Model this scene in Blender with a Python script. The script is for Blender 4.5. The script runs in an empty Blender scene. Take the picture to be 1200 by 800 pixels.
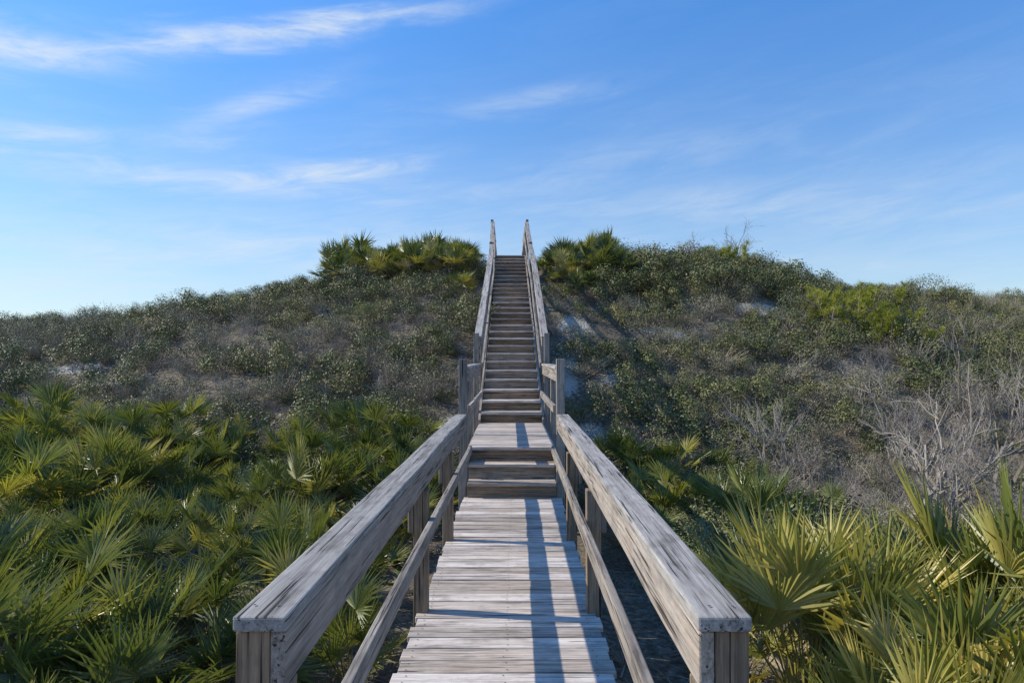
import bpy, math, random
import numpy as np
from mathutils import Vector, noise, Matrix
random.seed(7); rng=np.random.default_rng(7)
sc=bpy.context.scene
R=math.radians
SUN_EL=37.0; SUN_AZ_FWD=9.0   # sun is on the left (-X), a little ahead (+Y)

# ---------------------------------------------------------------- helpers
def link(o,coll=None,parent=None):
    (coll or sc.collection).objects.link(o)
    if parent: o.parent=parent
    return o
def new_mat(name):
    m=bpy.data.materials.new(name); m.use_nodes=True
    nt=m.node_tree; nt.nodes.clear()
    return m,nt
def N(nt,t,**kw):
    n=nt.nodes.new(t)
    for k,v in kw.items():
        if k.startswith('i_'):
            key=k[2:]
            key=int(key) if key.isdigit() else key.replace('_',' ')
            n.inputs[key].default_value=v
        else: setattr(n,k,v)
    return n
def L(nt,a,b): nt.links.new(a,b)
def ramp(nt,fac,stops):
    r=N(nt,'ShaderNodeValToRGB'); e=r.color_ramp.elements
    while len(e)<len(stops): e.new(0.5)
    for i,(p,c) in enumerate(stops):
        e[i].position=p; e[i].color=(*c,1) if len(c)==3 else c
    L(nt,fac,r.inputs[0]); return r.outputs[0]
def mathn(nt,op,a,b=None,c=None):
    n=N(nt,'ShaderNodeMath',operation=op)
    for i,v in enumerate((a,b,c)):
        if v is None: continue
        if isinstance(v,(int,float)): n.inputs[i].default_value=v
        else: L(nt,v,n.inputs[i])
    return n.outputs[0]
def mixc(nt,fac,a,b,mode='MIX'):
    n=N(nt,'ShaderNodeMix',data_type='RGBA',blend_type=mode)
    for s,v in ((0,fac),(6,a),(7,b)):
        if isinstance(v,(int,float)): n.inputs[s].default_value=v
        elif isinstance(v,tuple): n.inputs[s].default_value=(*v,1)
        else: L(nt,v,n.inputs[s])
    return n.outputs[2]

# ---------------------------------------------------------------- terrain
RX=[-600,-60,-30,-18,-13.5,-10.5,-7.5,-5,-2,0,2,4.5,9,12,15,18,30,60,600]
RZ=[2.0,2.2,2.2,2.35,2.7,3.15,3.95,4.5,4.7,4.7,4.7,4.6,4.2,3.85,3.45,3.5,3.3,3.0,2.5]
def ss(t): t=min(max(t,0),1); return t*t*(3-2*t)
def hgt(x,y):
    r=float(np.interp(x,RX,RZ))
    base=-0.85
    cyr=24+0.6*math.sin(x*0.11)
    if y<cyr: z=base+(r-base)*ss((y-9)/(cyr-9))
    else: z=r+(-1.0-r)*ss((y-cyr)/22)
    w=min(1,max(0,(abs(x)-0.6)/1.6))
    z+=w*(0.28*noise.noise(Vector((x*.22,y*.22,1.3)))+0.16*noise.noise(Vector((x*.7,y*.7,4.1))))
    z+=0.035*noise.noise(Vector((x*2.3,y*2.3,9.0)))
    return z
SAND=[(7.2,18.6,1.2,.45),(-10.8,16.8,.7,.3),(-9.2,16.0,.6,.25),(1.2,15.4,.35,1.0),(3.7,17.3,.8,.3),(1.5,13.0,.4,.7),(-1.25,13.2,.4,.5),(-5.4,21.6,.7,.3),(11.5,15.5,.5,.2),(1.5,17.4,.5,.6),(2.4,15.2,.5,.3)]
def sandm(x,y):
    m=0
    for a,b,rx,ry in SAND:
        d=((x-a)/rx)**2+((y-b)/ry)**2
        m=max(m,math.exp(-d*0.9))
    return m
def axis(lo,hi,step,far):
    c=list(np.arange(lo,hi+1e-6,step)); s=step; v=c[-1]; out=[]
    while v<far: s*=1.35; v+=s; out.append(v)
    s=step; v=c[0]; out2=[]
    while v>-far: s*=1.35; v-=s; out2.append(v)
    return out2[::-1]+c+out
xs=axis(-28,28,.2,1500); ys=axis(-6,34,.2,1500)
nx,ny=len(xs),len(ys)
vs=[(x,y,hgt(x,y)) for y in ys for x in xs]
fs=[(j*nx+i,j*nx+i+1,(j+1)*nx+i+1,(j+1)*nx+i) for j in range(ny-1) for i in range(nx-1)]
me=bpy.data.meshes.new('dune_ground'); me.from_pydata(vs,[],fs)
at=me.attributes.new('sand','FLOAT','POINT'); at.data.foreach_set('value',[sandm(v[0],v[1]) for v in vs])
me.polygons.foreach_set('use_smooth',[True]*len(me.polygons))
ground=link(bpy.data.objects.new('dune_ground',me))
m,nt=new_mat('sandy_litter')
tc=N(nt,'ShaderNodeNewGeometry'); a=N(nt,'ShaderNodeAttribute',attribute_name='sand')
n1=N(nt,'ShaderNodeTexNoise',i_Scale=.9,i_Detail=5.0,i_Roughness=.65); L(nt,tc.outputs['Position'],n1.inputs['Vector'])
n2=N(nt,'ShaderNodeTexNoise',i_Scale=14.0,i_Detail=6.0,i_Roughness=.75); L(nt,tc.outputs['Position'],n2.inputs['Vector'])
n3=N(nt,'ShaderNodeTexNoise',i_Scale=60.0,i_Detail=3.0,i_Roughness=.7); L(nt,tc.outputs['Position'],n3.inputs['Vector'])
lit=ramp(nt,n2.outputs[0],[(.3,(.050,.038,.024)),(.5,(.165,.13,.088)),(.66,(.36,.30,.23))])
snd=ramp(nt,n3.outputs[0],[(.3,(.44,.40,.34)),(.7,(.64,.60,.54))])
f=mathn(nt,'ADD',mathn(nt,'MULTIPLY',a.outputs['Fac'],1.1),mathn(nt,'MULTIPLY',mathn(nt,'SUBTRACT',n1.outputs[0],.5),.9))
f=mathn(nt,'ADD',f,mathn(nt,'MULTIPLY',mathn(nt,'SUBTRACT',n2.outputs[0],.5),1.5))
fr=ramp(nt,f,[(.40,(0,0,0)),(.70,(1,1,1))])
col=mixc(nt,fr,lit,snd)
b=N(nt,'ShaderNodeBsdfPrincipled',i_Roughness=.95); L(nt,col,b.inputs['Base Color'])
bp=N(nt,'ShaderNodeBump',i_Strength=.8,i_Distance=.04); L(nt,n2.outputs[0],bp.inputs['Height']); L(nt,bp.outputs[0],b.inputs['Normal'])
o=N(nt,'ShaderNodeOutputMaterial'); L(nt,b.outputs[0],o.inputs[0])
me.materials.append(m)

# ---------------------------------------------------------------- wood
def wood_material(name,light,mid,dark,brown,gs=60):
    m,nt=new_mat(name)
    ac=N(nt,'ShaderNodeAttribute',attribute_name='bco'); ar=N(nt,'ShaderNodeAttribute',attribute_name='brand'); at_=N(nt,'ShaderNodeAttribute',attribute_name='tone')
    def nz(scale,detail=6,rough=.6,dist=0.0):
        mp=N(nt,'ShaderNodeMapping'); mp.inputs['Scale'].default_value=scale
        L(nt,ac.outputs['Vector'],mp.inputs['Vector'])
        n=N(nt,'ShaderNodeTexNoise',i_Scale=1.0,i_Detail=float(detail),i_Roughness=rough,i_Distortion=dist)
        L(nt,mp.outputs[0],n.inputs['Vector']); return n.outputs[0]
    g=nz((1.7,gs,gs),5,.7,.3); st=nz((1.1,9,9),3,.6,.5); bl=nz((5,7,7),4,.6); cr=nz((1.5,70,70),2,.55,.2); fine=nz((14,240,240),2,.6)
    gr=mathn(nt,'ADD',mathn(nt,'MULTIPLY',g,.65),mathn(nt,'MULTIPLY',st,.35))
    c=ramp(nt,gr,[(.36,dark),(.47,mid),(.60,light)])
    cb=ramp(nt,gr,[(.36,tuple(v*.35 for v in brown)),(.48,tuple(v*.8 for v in brown)),(.6,tuple(v*1.3 for v in brown))])
    tn=mathn(nt,'ADD',at_.outputs['Fac'],mathn(nt,'MULTIPLY',mathn(nt,'SUBTRACT',bl,.5),.9))
    tn=mathn(nt,'MINIMUM',mathn(nt,'MAXIMUM',tn,0.0),1.0)
    c=mixc(nt,tn,c,cb)
    v=mathn(nt,'ADD',mathn(nt,'MULTIPLY',ar.outputs['Fac'],.40),.80)
    hs=N(nt,'ShaderNodeHueSaturation'); L(nt,c,hs.inputs['Color']); L(nt,v,hs.inputs['Value']); c=hs.outputs[0]
    stain=ramp(nt,bl,[(.33,(.5,.47,.44)),(.5,(1,1,1))])
    c=mixc(nt,.65,c,stain,'MULTIPLY')
    crk=ramp(nt,cr,[(.345,(.09,.075,.065)),(.385,(1,1,1))])
    c=mixc(nt,.9,c,crk,'MULTIPLY')
    fn=ramp(nt,fine,[(.3,(.78,.78,.78)),(.7,(1.12,1.12,1.12))])
    c=mixc(nt,.9,c,fn,'MULTIPLY')
    b=N(nt,'ShaderNodeBsdfPrincipled',i_Roughness=.82); b.inputs['Specular IOR Level'].default_value=.3
    L(nt,c,b.inputs['Base Color'])
    hgt_=mathn(nt,'ADD',mathn(nt,'MULTIPLY',g,.6),mathn(nt,'MULTIPLY',crk,.6))
    bp=N(nt,'ShaderNodeBump',i_Strength=.8,i_Distance=.004); L(nt,hgt_,bp.inputs['Height']); L(nt,bp.outputs[0],b.inputs['Normal'])
    o=N(nt,'ShaderNodeOutputMaterial'); L(nt,b.outputs[0],o.inputs[0])
    return m
M_deck=wood_material('weathered_deck_wood',(.73,.64,.57),(.55,.475,.415),(.25,.20,.165),(.36,.25,.165))
M_rail=wood_material('weathered_rail_wood',(.47,.435,.395),(.33,.30,.27),(.115,.10,.085),(.28,.195,.125))
m,nt=new_mat('rusty_nail'); b=N(nt,'ShaderNodeBsdfPrincipled',i_Roughness=.7); nn=N(nt,'ShaderNodeTexNoise',i_Scale=200.0)
L(nt,ramp(nt,nn.outputs[0],[(.3,(.03,.02,.016)),(.7,(.09,.06,.045))]),b.inputs['Base Color']); o=N(nt,'ShaderNodeOutputMaterial'); L(nt,b.outputs[0],o.inputs[0]); M_nail=m

class Wood:
    def __init__(s): s.v=[];s.f=[];s.c=[];s.r=[];s.t=[]
    def beam(s,p0,p1,w,h,up=(0,0,1),tone=0.0,jit=.0015,seg=.6,plumb=False):
        p0=Vector(p0);p1=Vector(p1);d=p1-p0;ln=d.length;d.normalize();up=Vector(up)
        sd=d.cross(up).normalized(); u2=sd.cross(d).normalized()
        ev=Vector((0,0,1)) if plumb else u2
        n=max(1,int(ln/seg)); off=Vector((random.uniform(0,50),random.uniform(0,50),random.uniform(0,50)))
        rb=random.random(); tn=tone+random.uniform(-.08,.08); b0=len(s.v)
        for i in range(n+1):
            t=i/n; c=p0.lerp(p1,t)
            j=sd*random.gauss(0,jit)+u2*random.gauss(0,jit*.7) if 0<i<n else Vector()
            for a,b in ((-1,-1),(1,-1),(1,1),(-1,1)):
                s.v.append(c+j+sd*(a*w/2)+ev*(b*h/2)); s.c.append(Vector((t*ln,a*w/2,b*h/2))+off)
                s.r.append(rb); s.t.append(tn)
        for i in range(n):
            q=b0+i*4
            for k in range(4):
                k2=(k+1)%4; s.f.append((q+k,q+k2,q+4+k2,q+4+k))
        s.f.append((b0+3,b0+2,b0+1,b0)); e=b0+n*4; s.f.append((e,e+1,e+2,e+3))
    def make(s,name,mat,parent,bev=.004):
        me=bpy.data.meshes.new(name); me.from_pydata([tuple(v) for v in s.v],[],s.f)
        a=me.attributes.new('bco','FLOAT_VECTOR','POINT'); a.data.foreach_set('vector',np.array([tuple(c) for c in s.c],dtype=np.float32).ravel())
        a=me.attributes.new('brand','FLOAT','POINT'); a.data.foreach_set('value',s.r)
        a=me.attributes.new('tone','FLOAT','POINT'); a.data.foreach_set('value',s.t)
        me.materials.append(mat); o=link(bpy.data.objects.new(name,me),parent=parent)
        bm=o.modifiers.new('Bevel','BEVEL'); bm.width=bev; bm.segments=2; bm.limit_method='ANGLE'; bm.angle_limit=R(50)
        return o
def empty(name):
    return link(bpy.data.objects.new(name,None))
def cx(y): return float(np.interp(y,[-3,1.7,8.4,11.5,18.5,23.3,40],[-.07,-.05,0,-.01,0.0,-.08,-.2]))
boardwalk=empty('wooden_boardwalk'); stairs=empty('wooden_staircase')

nails=[]
# --- level deck
D=Wood(); y=-2.4; pitch=.146
while y<7.82:
    w=.139+random.uniform(-.003,.001); ex=random.uniform(-.016,.016); z=random.uniform(-.003,.003); tl=random.uniform(-.004,.004)
    c=cx(y); sk=random.uniform(-.004,.004)
    hw=.56
    D.beam((c-hw+ex,y+sk,-.019+z+tl),(c+hw+ex,y-sk,-.019+z-tl),w,.038,tone=random.choice([0,0,0,.12,.3,.42]),seg=.3,jit=.002)
    for sx in (-.50,0.0,.48):
        for dy in (-.038,.036):
            nails.append((c+sx+random.uniform(-.012,.012),y+dy+random.uniform(-.006,.006),z-tl*(sx/.56)+.0025))
    y+=pitch
D.make('deck_boards',M_deck,boardwalk)
S=Wood()
for sx in (-.52,0,.52):
    S.beam((cx(0)+sx,-2.4,-.046-.093),(cx(7.8)+sx,7.8,-.046-.093),.038,.184,tone=.7)
S.make('joists',M_rail,boardwalk)
# --- rails near
def gz(x,y): return hgt(x,y)-.3
Rl=Wood(); P=Wood()
for sd in (-1,1):
    y0,y1=1.74,7.95
    c0,c1=cx(y0)+sd*.585,cx(y1)+sd*.585
    Rl.beam((c0,y0-.012,.931),(c1,y1-.06,.931),.136,.038,tone=0.0,jit=.0025)
    ci0,ci1=cx(y0)+sd*.541,cx(y1)+sd*.541
    Rl.beam((ci0,y0,.838),(ci1,y1-.06,.838),.040,.142,tone=.4)
    mi0,mi1=cx(y0-.0)+sd*.478,cx(y1)+sd*.478
    Rl.beam((mi0,y0-.3,.535),(mi1,y1-.0,.535),.038,.09,tone=.25)
    for k,yy in enumerate((1.795,4.36,6.05)):
        xx=cx(yy)+sd*(.607 if k==0 else .545)
        if k==0:
            P.beam((xx,yy,gz(xx,yy)),(xx,yy,.909),.088,.10,up=(0,1,0),tone=1.0)
            P.beam((cx(yy)+sd*.541,y0+.052,gz(xx,yy)),(cx(yy)+sd*.541,y0+.052,.764),.038,.10,up=(0,1,0),tone=.9)
        else:
            xx=cx(yy)+sd*.545
            P.beam((xx,yy,gz(xx,yy)),(xx,yy,.765),.09,.09,up=(0,1,0),tone=.9)
            P.beam((cx(yy)+sd*.608,yy,.5),(cx(yy)+sd*.608,yy,.909),.034,.09,up=(0,1,0),tone=.7)
    xx=cx(7.95)+sd*.565
    P.beam((xx,7.95,gz(xx,7.95)),(xx,7.95,1.585),.095,.09,up=(0,1,0),tone=.3)
    for yy in (1.80,4.36,6.05,7.85):
        for dx in (-.03,.03): nails.append((cx(yy)+sd*.595+dx,yy+random.uniform(-.01,.01),.9525))
Rl.make('handrails',M_rail,boardwalk,.006); P.make('posts',M_rail,boardwalk,.006)

# --- stairs
T=Wood(); Q=Wood(); SR=Wood(); SP=Wood()
HW=.51
def tread(y0,z,depth,nb=3,hw=HW,over=.03):
    w=(depth+over)/nb
    for i in range(nb):
        yy=y0-over+w*(i+.5); c=cx(yy); e=random.uniform(-.008,.008)
        T.beam((c-hw+e,yy,z-.019+random.uniform(-.003,.003)),(c+hw+e,yy,z-.019+random.uniform(-.003,.003)),w-.006,.038,tone=random.choice([0,.05,.25,.45]),seg=.4)
def riser(y0,z0,z1,hw=HW):
    c=cx(y0)
    Q.beam((c-hw+.004,y0+.019,(z0+z1-.038)/2+.001),(c+hw-.004,y0+.019,(z0+z1-.038)/2+.001),.036,z1-z0-.042,tone=random.uniform(.65,1.05),seg=.5)
z=0.0; y=7.86
for i in range(3):
    riser(y,z,z+.17); z+=.17
    if i<2: tread(y,z,.27,2); y+=.27
yl=y
while yl<11.42:
    w=.139; c=cx(yl); T.beam((c-HW-.02,yl+.04,z-.019+random.uniform(-.002,.002)),(c+HW+.02,yl+.04,z-.019+random.uniform(-.002,.002)),w,.038,tone=random.choice([0,.1,.2]),seg=.4); yl+=.146
z0=z; y=11.5; ytop=23.3; ztop=5.1
n=27; dz=(ztop-z0)/n; dy=(ytop-11.5)/(n-1)
for i in range(n):
    riser(y,z,z+dz); z+=dz
    if i<n-1: tread(y,z,dy); y+=dy
yt=y
while yt<26.4:
    c=cx(yt); T.beam((c-HW-.02,yt+.04,ztop-.019),(c+HW+.02,yt+.04,ztop-.019),.139,.038,tone=.1); yt+=.146
yd=yt; zd=ztop
for i in range(18):
    zd-=.17; tread(yd,zd,.32,2); yd+=.32
for sd in (-1,1):
    SR.beam((cx(7.8)+sd*.532,8.1,.40),(cx(11.5)+sd*.532,11.55,.40),.038,.18,tone=.5)
    SR.beam((cx(11.5)+sd*.532,11.35,z0-.06),(cx(23.3)+sd*.532,23.35,ztop-.06),.038,.24,tone=.45,plumb=True)
    SR.beam((cx(23.3)+sd*.532,23.36,ztop-.14),(cx(26.4)+sd*.532,26.4,ztop-.14),.038,.18,tone=.5)
    SR.beam((cx(26.4)+sd*.532,26.4,ztop-.2),(cx(32)+sd*.532,26.4+18*.32,zd-.15),.038,.24,tone=.5,plumb=True)
    r=sd*.575
    def rail(ya,za,yb,zb,mid=True,tone=.05):
        ca,cb=cx(ya)+r,cx(yb)+r
        SR.beam((ca,ya,za-.019),(cb,yb,zb-.019),.13,.038,tone=tone,plumb=True)
        SR.beam((ca-sd*.036,ya,za-.110),(cb-sd*.036,yb,zb-.110),.038,.138,tone=tone+.25,plumb=True)
        if mid: SR.beam((ca-sd*.075,ya,za-.5),(cb-sd*.075,yb,zb-.5),.038,.09,tone=.25,plumb=True)
    rail(8.01,1.50,11.55,1.50)
    st=lambda yy: z0+(ztop-z0)*(yy-11.5)/(ytop-11.5)
    rail(11.75,1.97,18.5,st(18.5)+1.15)
    rail(18.55,st(18.5)+1.10,20.5,st(20.5)+1.02)
    rail(20.5,st(20.5)+1.05,23.28,ztop+1.15)
    rail(23.38,ztop+1.0,26.4,ztop+1.0)
    rail(26.45,ztop+.85,32,zd+.95)
    for yy,zt in ((9.75,1.40),(11.65,2.02),(14.0,None),(16.2,None),(18.52,st(18.5)+1.12),(20.5,st(20.5)+1.07),(23.33,ztop+1.23),(26.4,ztop+.98)):
        if zt is None: zt=1.97+(st(18.5)+1.15-1.97)*(yy-11.75)/(6.75)-.05
        xx=cx(yy)+sd*.60
        SP.beam((xx,yy,gz(xx,yy)),(xx,yy,zt),.09,.09,up=(0,1,0),tone=.45)
    for yy in (28.5,31.0):
        xx=cx(yy)+sd*.60
        SP.beam((xx,yy,gz(xx,yy)),(xx,yy,ztop+.85+(zd+.1-ztop)*(yy-26.45)/5.55-.05),.09,.09,up=(0,1,0),tone=.35)
T.make('treads',M_deck,stairs); Q.make('risers',M_rail,stairs,.003); SR.make('handrails_and_stringers',M_rail,stairs,.005); SP.make('posts',M_rail,stairs,.005)
nv=[];nf=[]
for (x,y,z) in nails:
    b0=len(nv)
    for k in range(6): nv.append((x+.0045*math.cos(k*1.047),y+.0045*math.sin(k*1.047),z+.0012))
    nf.append(tuple(range(b0,b0+6)))
me=bpy.data.meshes.new('nail_heads'); me.from_pydata(nv,[],nf); me.materials.append(M_nail); link(bpy.data.objects.new('nail_heads',me),parent=boardwalk)

# ---------------------------------------------------------------- foliage materials
def leaf_mat(name,stops,rough=.5,trans=.25,spec=.4,vary=.5):
    m,nt=new_mat(name)
    oi=N(nt,'ShaderNodeObjectInfo'); a=N(nt,'ShaderNodeAttribute',attribute_name='rnd')
    f=mathn(nt,'ADD',mathn(nt,'MULTIPLY',oi.outputs['Random'],1-vary),mathn(nt,'MULTIPLY',a.outputs['Fac'],vary))
    c=ramp(nt,f,stops)
    b=N(nt,'ShaderNodeBsdfPrincipled',i_Roughness=rough); b.inputs['Specular IOR Level'].default_value=spec; L(nt,c,b.inputs['Base Color'])
    o=N(nt,'ShaderNodeOutputMaterial')
    if trans>0:
        t=N(nt,'ShaderNodeBsdfTranslucent'); c2=mixc(nt,1.0,c,(1.3,1.3,.55),'MULTIPLY'); L(nt,c2,t.inputs['Color'])
        mx=N(nt,'ShaderNodeMixShader',i_0=trans); L(nt,b.outputs[0],mx.inputs[1]); L(nt,t.outputs[0],mx.inputs[2]); L(nt,mx.outputs[0],o.inputs[0])
    else: L(nt,b.outputs[0],o.inputs[0])
    return m
M_palm=leaf_mat('palmetto_leaf',[(.1,(.080,.110,.034)),(.45,(.155,.180,.050)),(.75,(.27,.26,.075)),(1,(.46,.38,.14))],.36,.28,.6,.6)
M_palmB=leaf_mat('yellowing_palmetto_leaf',[(.1,(.11,.14,.035)),(.4,(.22,.23,.052)),(.65,(.37,.335,.08)),(1,(.56,.44,.14))],.40,.32,.55,.7)
M_dead=leaf_mat('dead_frond',[(.0,(.17,.125,.085)),(.6,(.36,.28,.20)),(1,(.52,.44,.35))],.8,0,.2)
M_green=leaf_mat('scrub_leaf',[(.0,(.075,.092,.028)),(.45,(.150,.158,.050)),(.8,(.235,.215,.075)),(1,(.33,.24,.10))],.55,0,.35)
M_lite=leaf_mat('light_scrub_leaf',[(.0,(.13,.150,.045)),(.5,(.23,.25,.085)),(1,(.34,.32,.14))],.55,.1,.35)
M_grey=leaf_mat('grey_scrub_leaf',[(.0,(.13,.130,.065)),(.5,(.245,.230,.125)),(1,(.37,.33,.205))],.7,0,.2)
M_yel=leaf_mat('pine_needle',[(.0,(.15,.18,.022)),(.5,(.33,.34,.045)),(1,(.55,.47,.09))],.5,.25,.3)
M_twig=leaf_mat('twig_bark',[(.0,(.19,.155,.12)),(.5,(.32,.27,.22)),(1,(.48,.42,.355))],.9,0,.2)
M_pale=leaf_mat('dead_bark',[(.0,(.19,.155,.125)),(.5,(.29,.25,.21)),(1,(.40,.355,.31))],.9,0,.2)
M_grass=leaf_mat('dry_grass_blade',[(.0,(.24,.175,.10)),(.5,(.39,.30,.18)),(1,(.54,.44,.29))],.8,0,.2)
M_orange=leaf_mat('rusty_grass_blade',[(.0,(.26,.15,.07)),(.5,(.42,.26,.13)),(1,(.55,.38,.21))],.8,0,.2)
M_rust=leaf_mat('rusty_leaf',[(.0,(.16,.10,.05)),(.5,(.28,.18,.09)),(1,(.38,.27,.15))],.7,0,.2)

class GM:
    def __init__(s): s.v=[];s.f=[];s.m=[];s.r=[]
    def add(s,vs,fs,mi,r):
        b=len(s.v); s.v+=vs; s.r+=[r]*len(vs)
        for f in fs: s.f.append(tuple(b+i for i in f)); s.m.append(mi)
    def tube(s,pts,rads,mi,r,k=3):
        vs=[];fs=[]
        for i,p in enumerate(pts):
            d=(pts[min(i+1,len(pts)-1)]-pts[max(i-1,0)]).normalized()
            a=d.cross(Vector((.3,.2,.9))); 
            if a.length<1e-3: a=d.cross(Vector((1,0,0)))
            a.normalize(); b=d.cross(a)
            for j in range(k):
                t=j*2*math.pi/k; vs.append(tuple(p+(a*math.cos(t)+b*math.sin(t))*rads[i]))
        for i in range(len(pts)-1):
            for j in range(k):
                j2=(j+1)%k; fs.append((i*k+j,i*k+j2,(i+1)*k+j2,(i+1)*k+j))
        s.add(vs,fs,mi,r)
    def mesh(s,name,mats):
        me=bpy.data.meshes.new(name); me.from_pydata(s.v,[],s.f)
        for m in mats: me.materials.append(m)
        me.polygons.foreach_set('material_index',s.m)
        a=me.attributes.new('rnd','FLOAT','POINT'); a.data.foreach_set('value',s.r)
        return me
def rv():
    while True:
        v=Vector((random.uniform(-1,1),random.uniform(-1,1),random.uniform(-1,1)))
        if .05<v.length<1: return v.normalized()

def frond(g,az,el,pl,LL,dead=False,nl=24,spread=100,wid=.026,bend=(-20,26),flat=False):
    mi=1 if dead else 0; rr=random.random()
    h=Vector((math.cos(az),math.sin(az),0)); up=Vector((0,0,1))
    d0=h*math.cos(el)+up*math.sin(el)
    el2=el-R(random.uniform(4,18)) if not flat else 0; d1=h*math.cos(el2)+up*math.sin(el2)
    base=h*.04+up*(random.uniform(0,.12) if not flat else .03); p1=base+d0*pl*.5; p2=p1+d1*pl*.5
    g.tube([base,p1,p2],[.009,.007,.005],mi,rr*.6+.3)
    el3=el2-R(random.uniform(*bend)); u=h*math.cos(el3)+up*math.sin(el3)
    s=u.cross(up)
    if s.length<.1: s=Vector((-h.y,h.x,0))
    s.normalize()
    if not flat: s=(s+Vector((0,0,random.uniform(-.6,.6)))+h*random.uniform(-.5,.5)).normalized()
    n=s.cross(u).normalized(); s=u.cross(n).normalized()
    cup=random.uniform(.08,.5) if not flat else .1
    for i in range(nl):
        a=R(-spread+2*spread*(i+.5)/nl+random.uniform(-2,2))
        l=LL*(1-.34*(abs(a)/R(spread))**2)*random.uniform(.86,1.08)
        dr=(u*math.cos(a)+s*math.sin(a)); dr=(dr+n*cup*(.3+.7*abs(math.sin(a)))+rv()*.04).normalized()
        sw=n.cross(dr).normalized(); nn=dr.cross(sw).normalized()
        w=wid*LL/.5*.5*random.uniform(.85,1.15)
        m_=p2+dr*l*.42; tip=p2+dr*l-up*l*random.uniform(.0,.16)*(2.6 if dead and not flat else 1)
        if random.random()<.07 and not flat: tip-=up*l*.35
        fold=nn*w*.8
        vs=[p2+dr*.01,m_+sw*w,m_-fold,m_-sw*w,tip]
        g.add([tuple(v) for v in vs],[(0,2,1),(0,3,2),(1,2,4),(2,3,4)],mi,min(1,max(0,rr+random.uniform(-.2,.2))))
def palmetto(name,nf,tall,LL=.48,wid=.030,upright=False,mats=None):
    g=GM()
    for i in range(nf):
        az=i*2.4+random.uniform(-.4,.4); t=(i+.5)/nf
        el=R((86-54*t if not upright else 89-34*t)+random.uniform(-8,8))
        frond(g,az,el,tall*random.uniform(.7,1.15)*(1-.15*t),LL*random.uniform(.75,1.1),wid=wid,spread=random.uniform(80,112) if not upright else random.uniform(50,85),bend=(-16,34) if not upright else (-14,14),nl=26 if not upright else 20)
    for i in range(max(4,nf//3)):
        frond(g,random.uniform(0,6.28),R(random.uniform(-12,26)),tall*.7,LL*.85,dead=True,nl=16,wid=wid*.8,spread=70)
    return g.mesh(name,mats or [M_palm,M_dead])
def shrub(name,mat,nleaf=1500,ls=.055,r=.6,hh=.55,ntw=60,lw=.55,nl=12):
    g=GM(); lobes=[]
    for i in range(nl):
        a=random.uniform(0,6.28); q=math.sqrt(random.random())*r*.85
        lobes.append((Vector((q*math.cos(a),q*math.sin(a),random.uniform(.25,1)*hh*(1-.5*(q/r)**2))),random.uniform(.13,.26)*r/.55,random.random()))
    for i in range(nleaf):
        c,lr,lt=random.choice(lobes); d=rv(); 
        if d.z<-.2 and random.random()<.7: d.z=-d.z
        p=c+d*lr*(random.random()**.35)*random.choice([1,1,1,1.25])
        if p.z<0: p.z=abs(p.z)*.4
        nrm=(d+rv()*.8+Vector((0,0,.4))).normalized(); t=nrm.cross(rv()).normalized(); b=nrm.cross(t)
        s=ls*random.uniform(.6,1.25); w=s*lw
        q=[p-t*s*.5,p+b*w*.5,p+t*s*.5,p-b*w*.5]
        g.add([tuple(v) for v in q],[(0,1,2,3)],0,min(1,max(0,lt*.6+.4*random.random())))
    for i in range(ntw):
        c,lr,lt=random.choice(lobes); d=rv(); d.z=abs(d.z); e=c+d*lr*random.uniform(.8,1.35)
        st=Vector((random.gauss(0,.06),random.gauss(0,.06),0)); m_=st.lerp(e,.5)+rv()*.05
        g.tube([st,m_,e],[.007,.004,.0018],1,random.random())
    return g.mesh(name,[mat,M_twig])
def bare(name,depth=4,ln=.42,rad=.012,nstem=4,kids=(3,4),lift=.25,taper=.6,mat=None,lean=.55):
    g=GM()
    def br(p,d,l,r,k):
        q=p+d*l*.5+rv()*l*.08; e=q+(d+rv()*.3).normalized()*l*.5
        g.tube([p,q,e],[r,r*.8,r*.6],0,random.random())
        if k==0: return
        for j in range(random.randint(*kids)):
            t=random.uniform(.35,1); s=p.lerp(e,t) if t<.95 else e
            nd=(d+rv()*.85+Vector((0,0,lift))).normalized()
            br(s,nd,l*random.uniform(.55,.8),r*taper,k-1)
    for i in range(nstem):
        a=random.uniform(0,6.28); br(Vector((random.gauss(0,.05),random.gauss(0,.05),-.05)),Vector((math.cos(a)*lean,math.sin(a)*lean,1)).normalized(),ln*random.uniform(.7,1.1),rad,depth)
    return g.mesh(name,[mat or M_twig])
def grass(name,mat,n=80,h=.42,sp=.16,w=.004):
    g=GM()
    for i in range(n):
        a=random.uniform(0,6.28); q=random.random()*sp; b=Vector((q*math.cos(a),q*math.sin(a),-.02))
        a2=a+random.gauss(0,.7); le=h*random.uniform(.5,1.15); ou=Vector((math.cos(a2),math.sin(a2),0)); k=random.uniform(.1,.7)
        p1=b+Vector((0,0,1))*le*.5+ou*le*.12*k; p2=p1+(Vector((0,0,1))*(1-k*.5)+ou*k).normalized()*le*.5
        s=Vector((-math.sin(a2),math.cos(a2),0))*w
        g.add([tuple(v) for v in (b-s,b+s,p1+s*.8,p1-s*.8,p2)],[(0,1,2,3),(3,2,4)],0,random.random())
    return g.mesh(name,[mat])
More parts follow.
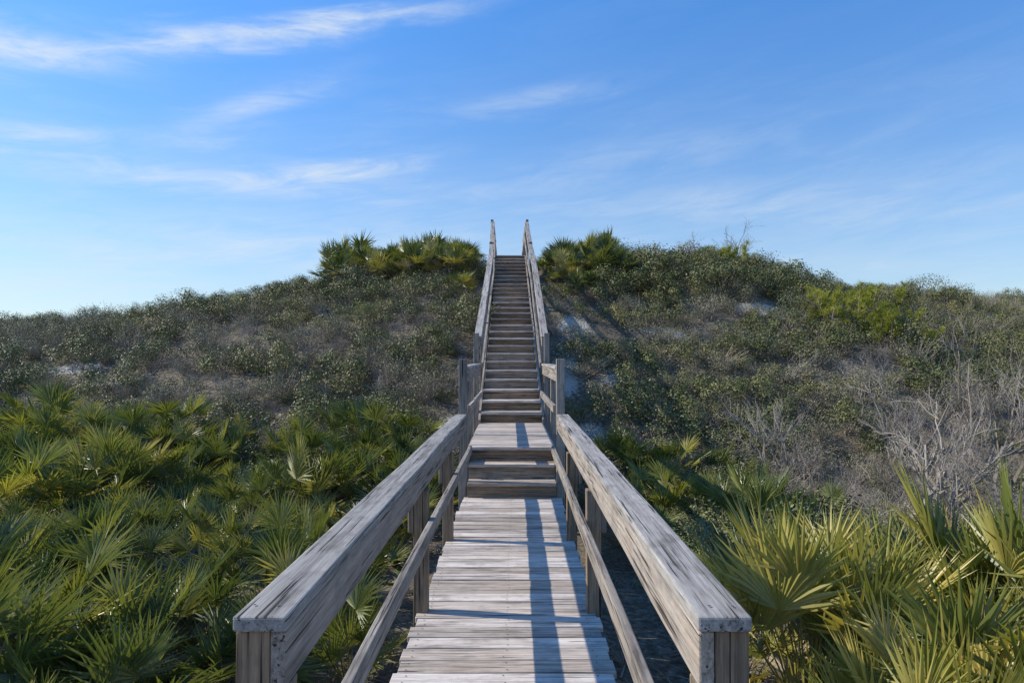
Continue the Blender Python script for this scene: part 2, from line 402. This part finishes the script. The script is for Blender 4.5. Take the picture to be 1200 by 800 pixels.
def pine(name,h=1.2):
    g=GM()
    def cl(p,d,l):
        for j in range(60):
            nd=(d*.7+rv()).normalized(); e=p+nd*l*random.uniform(.7,1.1); s=nd.cross(rv()).normalized()*.005
            q=p+d*random.uniform(-.08,.05)
            g.add([tuple(q-s),tuple(q+s),tuple(e)],[(0,1,2)],0,random.random())
    for i in range(6):
        a=random.uniform(0,6.28); t0=Vector((random.gauss(0,.2),random.gauss(0,.2),0)); tp=t0+Vector((math.cos(a)*.35,math.sin(a)*.35,h*random.uniform(.4,.85)))
        g.tube([t0,t0.lerp(tp,.5)+rv()*.04,tp],[.018,.012,.006],1,.3)
        for k in range(12):
            t=.15+.85*k/11; p=t0.lerp(tp,t); d=rv(); d.z=abs(d.z)+.3; d.normalize(); e=p+d*random.uniform(.08,.34)*(1.25-t)
            g.tube([p,e],[.006,.004],1,.3); cl(e,d,.15)
    return g.mesh(name,[M_yel,M_twig])
def litter(name):
    g=GM()
    for i in range(3): frond(g,random.uniform(0,6.28),0.0,random.uniform(.05,.3),.42,dead=True,nl=14,wid=.02,spread=60,bend=(-4,4),flat=True)
    for i in range(34):
        a=random.uniform(0,6.28); p=Vector((random.gauss(0,.4),random.gauss(0,.4),.02)); d=Vector((math.cos(a),math.sin(a),random.uniform(0,.2)))*random.uniform(.08,.45)
        g.tube([p,p+d*.5+Vector((0,0,.01)),p+d],[.004,.003,.0015],0,random.random())
    return g.mesh(name,[M_twig,M_dead])

def coll(name,meshes):
    c=bpy.data.collections.new(name)
    for i,me in enumerate(meshes):
        o=bpy.data.objects.new('%s_%02d'%(name,i),me); c.objects.link(o)
    return c
C_palm=coll('palmetto_plant',[palmetto('pa%d'%i,[17,20,22,18,15,17][i],[.58,.70,.62,.80,.5,.66][i],LL=[.46,.50,.44,.52,.42,.48][i],mats=[M_palmB,M_dead] if i==5 else None) for i in range(6)])
C_crest=coll('crest_palmetto_plant',[palmetto('pc%d'%i,15,.62,LL=.58,wid=.036) for i in range(3)])
C_big=coll('tall_palmetto_plant',[palmetto('pb%d'%i,26,.95,LL=.64,wid=.028,upright=True,mats=[M_palmB,M_dead]) for i in range(3)])
C_green=coll('scrub_oak',[shrub('sg%d'%i,M_green,2500,.040) for i in range(4)])
C_lite=coll('light_scrub',[shrub('sl%d'%i,M_lite,4500,.026,.6,.62,80,lw=.45,nl=16) for i in range(2)])
C_grey=coll('grey_scrub',[shrub('sy%d'%i,M_grey,1700,.034,.58,.5,90,lw=.4) for i in range(4)])
C_rust=coll('rusty_scrub',[shrub('sr%d'%i,M_rust,800,.038,.5,.32,80) for i in range(2)])
C_bare=coll('bare_shrub',[bare('sb%d'%i,4,.34,.008,3) for i in range(4)])
C_bareL=coll('bare_tree',[bare('st%d'%i,5,.80,.024,3,(2,3),.38,.58,M_pale,.4) for i in range(3)])
C_grass=coll('dry_grass_tuft',[grass('dg%d'%i,M_grass) for i in range(3)])
C_org=coll('rusty_grass_tuft',[grass('og%d'%i,M_orange) for i in range(2)])
C_pine=coll('young_pine',[pine('yp%d'%i) for i in range(3)])
C_lit=coll('fallen_frond',[litter('fl%d'%i) for i in range(3)])

def scatter(name,c,pts):
    n=len(c.objects)
    me=bpy.data.meshes.new(name); me.from_pydata([p[:3] for p in pts],[],[])
    a=me.attributes.new('rot','FLOAT_VECTOR','POINT'); a.data.foreach_set('vector',np.array([(random.gauss(0,p[5]),random.gauss(0,p[5]),p[4]) for p in pts],dtype=np.float32).ravel())
    a=me.attributes.new('scl','FLOAT_VECTOR','POINT'); a.data.foreach_set('vector',np.array([(p[3]*random.uniform(.9,1.1),p[3]*random.uniform(.9,1.1),p[3]*random.uniform(.85,1.15)) for p in pts],dtype=np.float32).ravel())
    a=me.attributes.new('idx','INT','POINT'); a.data.foreach_set('value',[random.randrange(n) for p in pts])
    o=link(bpy.data.objects.new(name,me))
    ng=bpy.data.node_groups.new(name+'_scatter','GeometryNodeTree')
    ng.interface.new_socket('Geometry',in_out='INPUT',socket_type='NodeSocketGeometry'); ng.interface.new_socket('Geometry',in_out='OUTPUT',socket_type='NodeSocketGeometry')
    gi=ng.nodes.new('NodeGroupInput'); go=ng.nodes.new('NodeGroupOutput'); ip=ng.nodes.new('GeometryNodeInstanceOnPoints'); ci=ng.nodes.new('GeometryNodeCollectionInfo')
    ci.inputs['Collection'].default_value=c; ci.inputs['Separate Children'].default_value=True; ci.inputs['Reset Children'].default_value=True
    def at(nm,t):
        k=ng.nodes.new('GeometryNodeInputNamedAttribute'); k.data_type=t; k.inputs['Name'].default_value=nm; return [s for s in k.outputs if s.enabled][0]
    er=ng.nodes.new('FunctionNodeEulerToRotation')
    ng.links.new(at('rot','FLOAT_VECTOR'),er.inputs[0]); ng.links.new(er.outputs[0],ip.inputs['Rotation'])
    ng.links.new(at('scl','FLOAT_VECTOR'),ip.inputs['Scale']); ng.links.new(at('idx','INT'),ip.inputs['Instance Index'])
    ip.inputs['Pick Instance'].default_value=True
    ng.links.new(ci.outputs[0],ip.inputs['Instance']); ng.links.new(gi.outputs[0],ip.inputs['Points']); ng.links.new(ip.outputs[0],go.inputs[0])
    md=o.modifiers.new('Scatter','NODES'); md.node_group=ng
    return o

def nz(x,y,s,k): return noise.noise(Vector((x*s,y*s,k)))
class Grid:
    def __init__(s): s.p=[]
    def ok(s,x,y,d):
        for a,b in s.p:
            if (a-x)**2+(b-y)**2<d*d: return False
        s.p.append((x,y)); return True
def mk(x,y,s,dz=-.03,tilt=.08): return (x,y,hgt(x,y)+dz,s,random.uniform(0,6.28),tilt)

# palmettos
palm=[];crestp=[];G=Grid()
def try_palm(x,y,d,s,lst=palm):
    if abs(x-cx(y))<1.0*s+.35: return
    if G.ok(x,y,d): lst.append(mk(x,y,s,0,.14))
for i in range(6000):
    x=random.uniform(-18,-1.2); y=random.uniform(1.9,14.5)
    lim=12.2+1.8*nz(x,0,.3,2)+(-.12*(x+8) if x<-8 else 0)
    if y>lim: continue
    if nz(x,y,.45,7)<-.36: continue
    if abs(x)>.77*y+2.5: continue
    if x>-2.2 and y<4.4: continue
    try_palm(x,y,.74,random.uniform(.8,1.28))
for i in range(700):
    x=random.uniform(-5.6,3.4); y=random.uniform(20.6,24.8)
    if y<21.3 and random.random()<.5: continue
    try_palm(x,y,.78,random.uniform(.85,1.25),crestp) if abs(x)>1.2 else None
for i in range(400):
    x=random.uniform(1.4,4.0); y=random.uniform(8.2,11.6); try_palm(x,y,.8,random.uniform(.7,.95))
for i in range(60):
    x=random.uniform(1.5,2.0); y=random.uniform(1.6,6); try_palm(x,y,.9,random.uniform(.55,.7))
for x,y,s in ((-1.5,18.8,.7),(-14.2,15.2,.9),(-13,14.6,.9)): palm.append(mk(x,y,s))
for x,y,s in ((-1.75,20.3,1.0),(1.75,20.2,.9),(2.6,20.5,1.0),(-2.9,20.1,1.1),(-4.0,20.5,1.05),(1.9,19.3,.75)): crestp.append(mk(x,y,s,0,.14))
scatter('saw_palmetto_thicket',C_palm,palm)
scatter('saw_palmetto_crest',C_crest,crestp)
big=[mk(x,y,s,0,.10) for x,y,s in ((1.95,4.6,1.0),(2.6,3.9,.95),(2.3,5.2,1.12),(3.3,4.6,1.0),(3.3,3.5,.95),(2.1,3.4,.85),(3.6,5.2,1.0),(4.2,3.9,1.0),(3.0,2.9,.8),(4.1,3.0,.95),(2.7,4.7,.9))]
scatter('tall_palmetto_clump',C_big,big)

# scrub
green=[];grey=[];rust=[];bar=[];gra=[];org=[];G=Grid()
allp=palm+big+crestp
def inpalm(x,y): return any((p[0]-x)**2+(p[1]-y)**2<.5**2 for p in allp)
bigl=[(p[0],p[1]) for p in big]
for i in range(16000):
    x=random.uniform(-23,23); y=random.uniform(5.5,27)
    if abs(x)>.8*y+3: continue
    if abs(x-cx(y))<1.1: continue
    if sandm(x,y)>.25+.2*random.random(): continue
    if x<0 and y<10.5: continue
    if x>0 and y<8 and x<3.0 : continue
    if inpalm(x,y): continue
    if y<24 and any((a-x)**2+(b-y)**2<1.2**2 for a,b in bigl): continue
    ph=nz(x,y,.25,3.3)+.35*nz(x,y,.9,8.1)
    crest=y>19.2 and 2.5<x<15
    if not G.ok(x,y,.57): continue
    s=random.uniform(.78,1.25)
    if crest: green.append(mk(x,y,s*random.uniform(1.05,1.55)*(1.0 if x<9 else .68),-.1)); continue
    r=random.random()
    if x>0 and 12<y<19 and x<9:
        k='rust' if r<.10 else 'green' if r<.52-.3*ph else 'grey' if r<.92 else 'bare'
    elif x>4 and y<15: k='bare' if r<.28 else 'grey' if r<.78 else 'green' if r<.93 else 'grass'
    elif x<0 and y<17: k='bare' if r<.22 else 'grey' if r<.64 else 'green' if r<.97 else 'grass'
    else: k='green' if r<.52+.8*ph else 'grey' if r<.95 else 'bare'
    hs=.8 if abs(x)>5 and y>20 else 1
    if k=='green': green.append(mk(x,y,s*hs*1.08,-.1))
    elif k=='grey': grey.append(mk(x,y,s*hs*1.08,-.08))
    elif k=='rust': rust.append(mk(x,y,s,-.03))
    elif k=='bare': bar.append(mk(x,y,s*random.uniform(.7,1.05)))
    else: gra.append(mk(x,y,s))
for i in range(1200):
    x=random.uniform(-20,20); y=random.uniform(2,24)
    if abs(x)>.8*y+2: continue
    if abs(x-cx(y))<.8: continue
    if x<0 and y<10: continue
    if sandm(x,y)>.4: continue
    r=random.random()
    (gra if r<.36 else bar if r<.42 else grey if r<.72 else green).append(mk(x,y,random.uniform(.25,.55)))
lite=[mk(x,y,s,-.05) for x,y,s in ((2.25,6.9,1.3),(2.75,7.1,1.15),(1.75,7.6,.95),(2.35,7.8,1.1),(3.1,7.6,.95),(3.5,8.3,.9),(6.2,20.2,1.0),(7.4,20.6,.9),(-8,19.5,.9),(-3.6,17.5,.9),(-11,19,.8),(-6,18.6,.8),(3.4,14.6,.8),(5.5,16.2,.8))]
for i in range(34): org.append(mk(random.uniform(4.3,8.5),random.uniform(5.3,8.2),random.uniform(.9,1.5)))
for i in range(40): bar.append(mk(random.uniform(3.4,9),random.uniform(6.2,12.0),random.uniform(.9,1.3)))
for i in range(34): bar.append(mk(random.uniform(-8,-1.6),random.uniform(12.2,16.5),random.uniform(.7,1.15)))
lit=[mk(random.uniform(-2.8,-.75),random.uniform(2.0,6),random.uniform(.7,1.1),.0,.03) for i in range(34)]+[mk(random.uniform(-9,-2),random.uniform(3,10),random.uniform(.7,1.1),.0,.03) for i in range(30)]+[mk(random.uniform(.8,4),random.uniform(3,8),random.uniform(.7,1.1),.0,.03) for i in range(20)]
for i in range(10): gra.append(mk(random.uniform(-2.4,-.8),random.uniform(2.8,5.5),random.uniform(.25,.5)))
scatter('green_scrub_thicket',C_green,green); scatter('grey_scrub_thicket',C_grey,grey); scatter('rusty_scrub',C_rust,rust); scatter('light_green_bushes',C_lite,lite)
scatter('bare_brush',C_bare,bar); scatter('dry_grass',C_grass,gra); scatter('rusty_grass',C_org,org); scatter('fallen_frond_litter',C_lit,lit)
scatter('bare_tree_stand',C_bareL,[mk(x,y,s) for x,y,s in ((5.0,8.9,1.35),(5.9,9.6,1.55),(5.4,7.9,.95),(7.9,10.8,1.5),(4.4,10.8,1.2),(8.9,11.8,1.4),(6.7,11.9,1.4),(10.0,12.4,1.2),(8.1,23.7,1.25),(-4.6,15.2,.6),(-6.4,15.6,.6),(5.6,22.3,.75))])
scatter('young_pine_clump',C_pine,[mk(x,y,s) for x,y,s in ((8.2,17.6,1.0),(8.8,17.9,1.15),(9.4,17.5,1.0),(9.0,16.9,.85),(10.3,17.9,.75),(6.9,22.0,.95),(6.3,22.2,.8),(11.2,20,.8),(10.0,16.8,.75),(7.4,22.5,1.0),(-16,18.5,.6))])

# ---------------------------------------------------------------- world
w=bpy.data.worlds.new('World'); sc.world=w; w.use_nodes=True; nt=w.node_tree; nt.nodes.clear()
sv=Vector((-math.cos(R(SUN_EL))*math.cos(R(SUN_AZ_FWD)),math.cos(R(SUN_EL))*math.sin(R(SUN_AZ_FWD)),math.sin(R(SUN_EL))))
sky=N(nt,'ShaderNodeTexSky',sky_type='NISHITA'); sky.sun_disc=False; sky.sun_elevation=R(SUN_EL); sky.sun_rotation=math.atan2(sv.x,sv.y)
sky.altitude=0; sky.air_density=1.0; sky.dust_density=.15; sky.ozone_density=3.0
tc=N(nt,'ShaderNodeTexCoord'); sp=N(nt,'ShaderNodeSeparateXYZ'); L(nt,tc.outputs['Generated'],sp.inputs[0])
az=mathn(nt,'ARCTAN2',sp.outputs[0],sp.outputs[1]); el=mathn(nt,'ARCSINE',sp.outputs[2])
az=mathn(nt,'MULTIPLY',az,57.2958); el=mathn(nt,'MULTIPLY',el,57.2958)
def comb(a,b,c=0.0):
    n=N(nt,'ShaderNodeCombineXYZ')
    for i,v in enumerate((a,b,c)):
        if isinstance(v,(int,float)): n.inputs[i].default_value=v
        else: L(nt,v,n.inputs[i])
    return n.outputs[0]
tilt=mathn(nt,'SUBTRACT',el,mathn(nt,'MULTIPLY',az,.12))
wn=N(nt,'ShaderNodeTexNoise',i_Scale=1.0,i_Detail=6.0,i_Roughness=.62,i_Distortion=.8); L(nt,comb(mathn(nt,'MULTIPLY',az,.055),mathn(nt,'MULTIPLY',tilt,.32)),wn.inputs['Vector'])
wf=N(nt,'ShaderNodeTexNoise',i_Scale=1.0,i_Detail=6.0,i_Roughness=.65,i_Distortion=.6); L(nt,comb(mathn(nt,'MULTIPLY',az,.15),mathn(nt,'MULTIPLY',tilt,.75),5.0),wf.inputs['Vector'])
streaks=[(-15,25.4,11,10,.8,.95),(-26,22.6,12,7,.9,.6),(-37,20.3,8,6,1.4,.9),(-21,18.8,24,6,1.0,.55),(-36,15.2,8,5,.6,.65),(-37,13.6,6,5,.45,.6),(-14,15.2,9,6,.6,.7),(-24,13.4,2,15,1.2,.55),(2,21,8,6,.8,.36),(-35,5.0,2,6,.9,.5),(18,12,-4,18,1.6,.3),(-20,9,3,20,2.0,.45),(12,16.5,6,10,1.2,.22),(20,7,-2,16,1.2,.3)]
tot=None
wob=mathn(nt,'MULTIPLY',mathn(nt,'SUBTRACT',wn.outputs[0],.5),4.0)
for a0,e0,an,sl,sw_,it in streaks:
    da=mathn(nt,'SUBTRACT',az,float(a0)); de=mathn(nt,'ADD',mathn(nt,'SUBTRACT',el,float(e0)),wob)
    ca,sa=math.cos(R(an)),math.sin(R(an))
    u=mathn(nt,'ADD',mathn(nt,'MULTIPLY',da,ca/sl),mathn(nt,'MULTIPLY',de,sa/sl))
    v=mathn(nt,'SUBTRACT',mathn(nt,'MULTIPLY',de,ca/sw_),mathn(nt,'MULTIPLY',da,sa/sw_))
    q=mathn(nt,'ADD',mathn(nt,'MULTIPLY',u,u),mathn(nt,'MULTIPLY',v,v))
    g=mathn(nt,'MULTIPLY',mathn(nt,'EXPONENT',mathn(nt,'MULTIPLY',q,-1.0)),float(it))
    tot=g if tot is None else mathn(nt,'ADD',tot,g)
fine=ramp(nt,wf.outputs[0],[(.32,(.15,.15,.15)),(.68,(1.0,1.0,1.0))])
tot=mathn(nt,'MULTIPLY',tot,fine)
veil=ramp(nt,wn.outputs[0],[(.40,(0,0,0)),(.85,(1,1,1))])
low=N(nt,'ShaderNodeMapRange'); L(nt,el,low.inputs[0]); low.inputs[1].default_value=2; low.inputs[2].default_value=24; low.inputs[3].default_value=.6; low.inputs[4].default_value=.06
veil=mathn(nt,'MULTIPLY',mathn(nt,'MULTIPLY',veil,fine),low.outputs[0])
cl=mathn(nt,'MINIMUM',mathn(nt,'ADD',tot,veil),.85)
tint=N(nt,'ShaderNodeMapRange'); L(nt,el,tint.inputs[0]); tint.inputs[1].default_value=0; tint.inputs[2].default_value=28
tcol=mixc(nt,tint.outputs[0],(1.0,1.0,1.02),(.64,1.28,1.84))
skc=mixc(nt,1.0,sky.outputs[0],tcol,'MULTIPLY')
haze=mathn(nt,'MULTIPLY',mathn(nt,'EXPONENT',mathn(nt,'MULTIPLY',mathn(nt,'ABSOLUTE',el),-.13)),.6)
skc=mixc(nt,haze,skc,(4.7,5.9,7.1))
c=mixc(nt,cl,skc,(5.9,6.6,7.3))
bg=N(nt,'ShaderNodeBackground',i_Strength=.125); L(nt,c,bg.inputs[0]); o=N(nt,'ShaderNodeOutputWorld'); L(nt,bg.outputs[0],o.inputs[0])

sl=bpy.data.lights.new('sun','SUN'); sl.energy=5.0; sl.angle=R(.5); sl.color=(1,.94,.80)
so=link(bpy.data.objects.new('sun',sl)); so.rotation_euler=sv.to_track_quat('Z','Y').to_euler(); so.location=(-20,5,20)
cd=bpy.data.cameras.new('camera'); cd.lens=24; cd.sensor_width=36; cd.clip_end=5000; cd.clip_start=.05
co=link(bpy.data.objects.new('camera',cd)); co.location=(0,0,1.6); co.rotation_euler=(R(90+1.36),0,0); sc.camera=co
sc.view_settings.view_transform='Standard'; sc.view_settings.look='None'; sc.view_settings.exposure=0
print('COUNTS',len(palm),len(green),len(grey),len(rust),len(bar),len(gra))
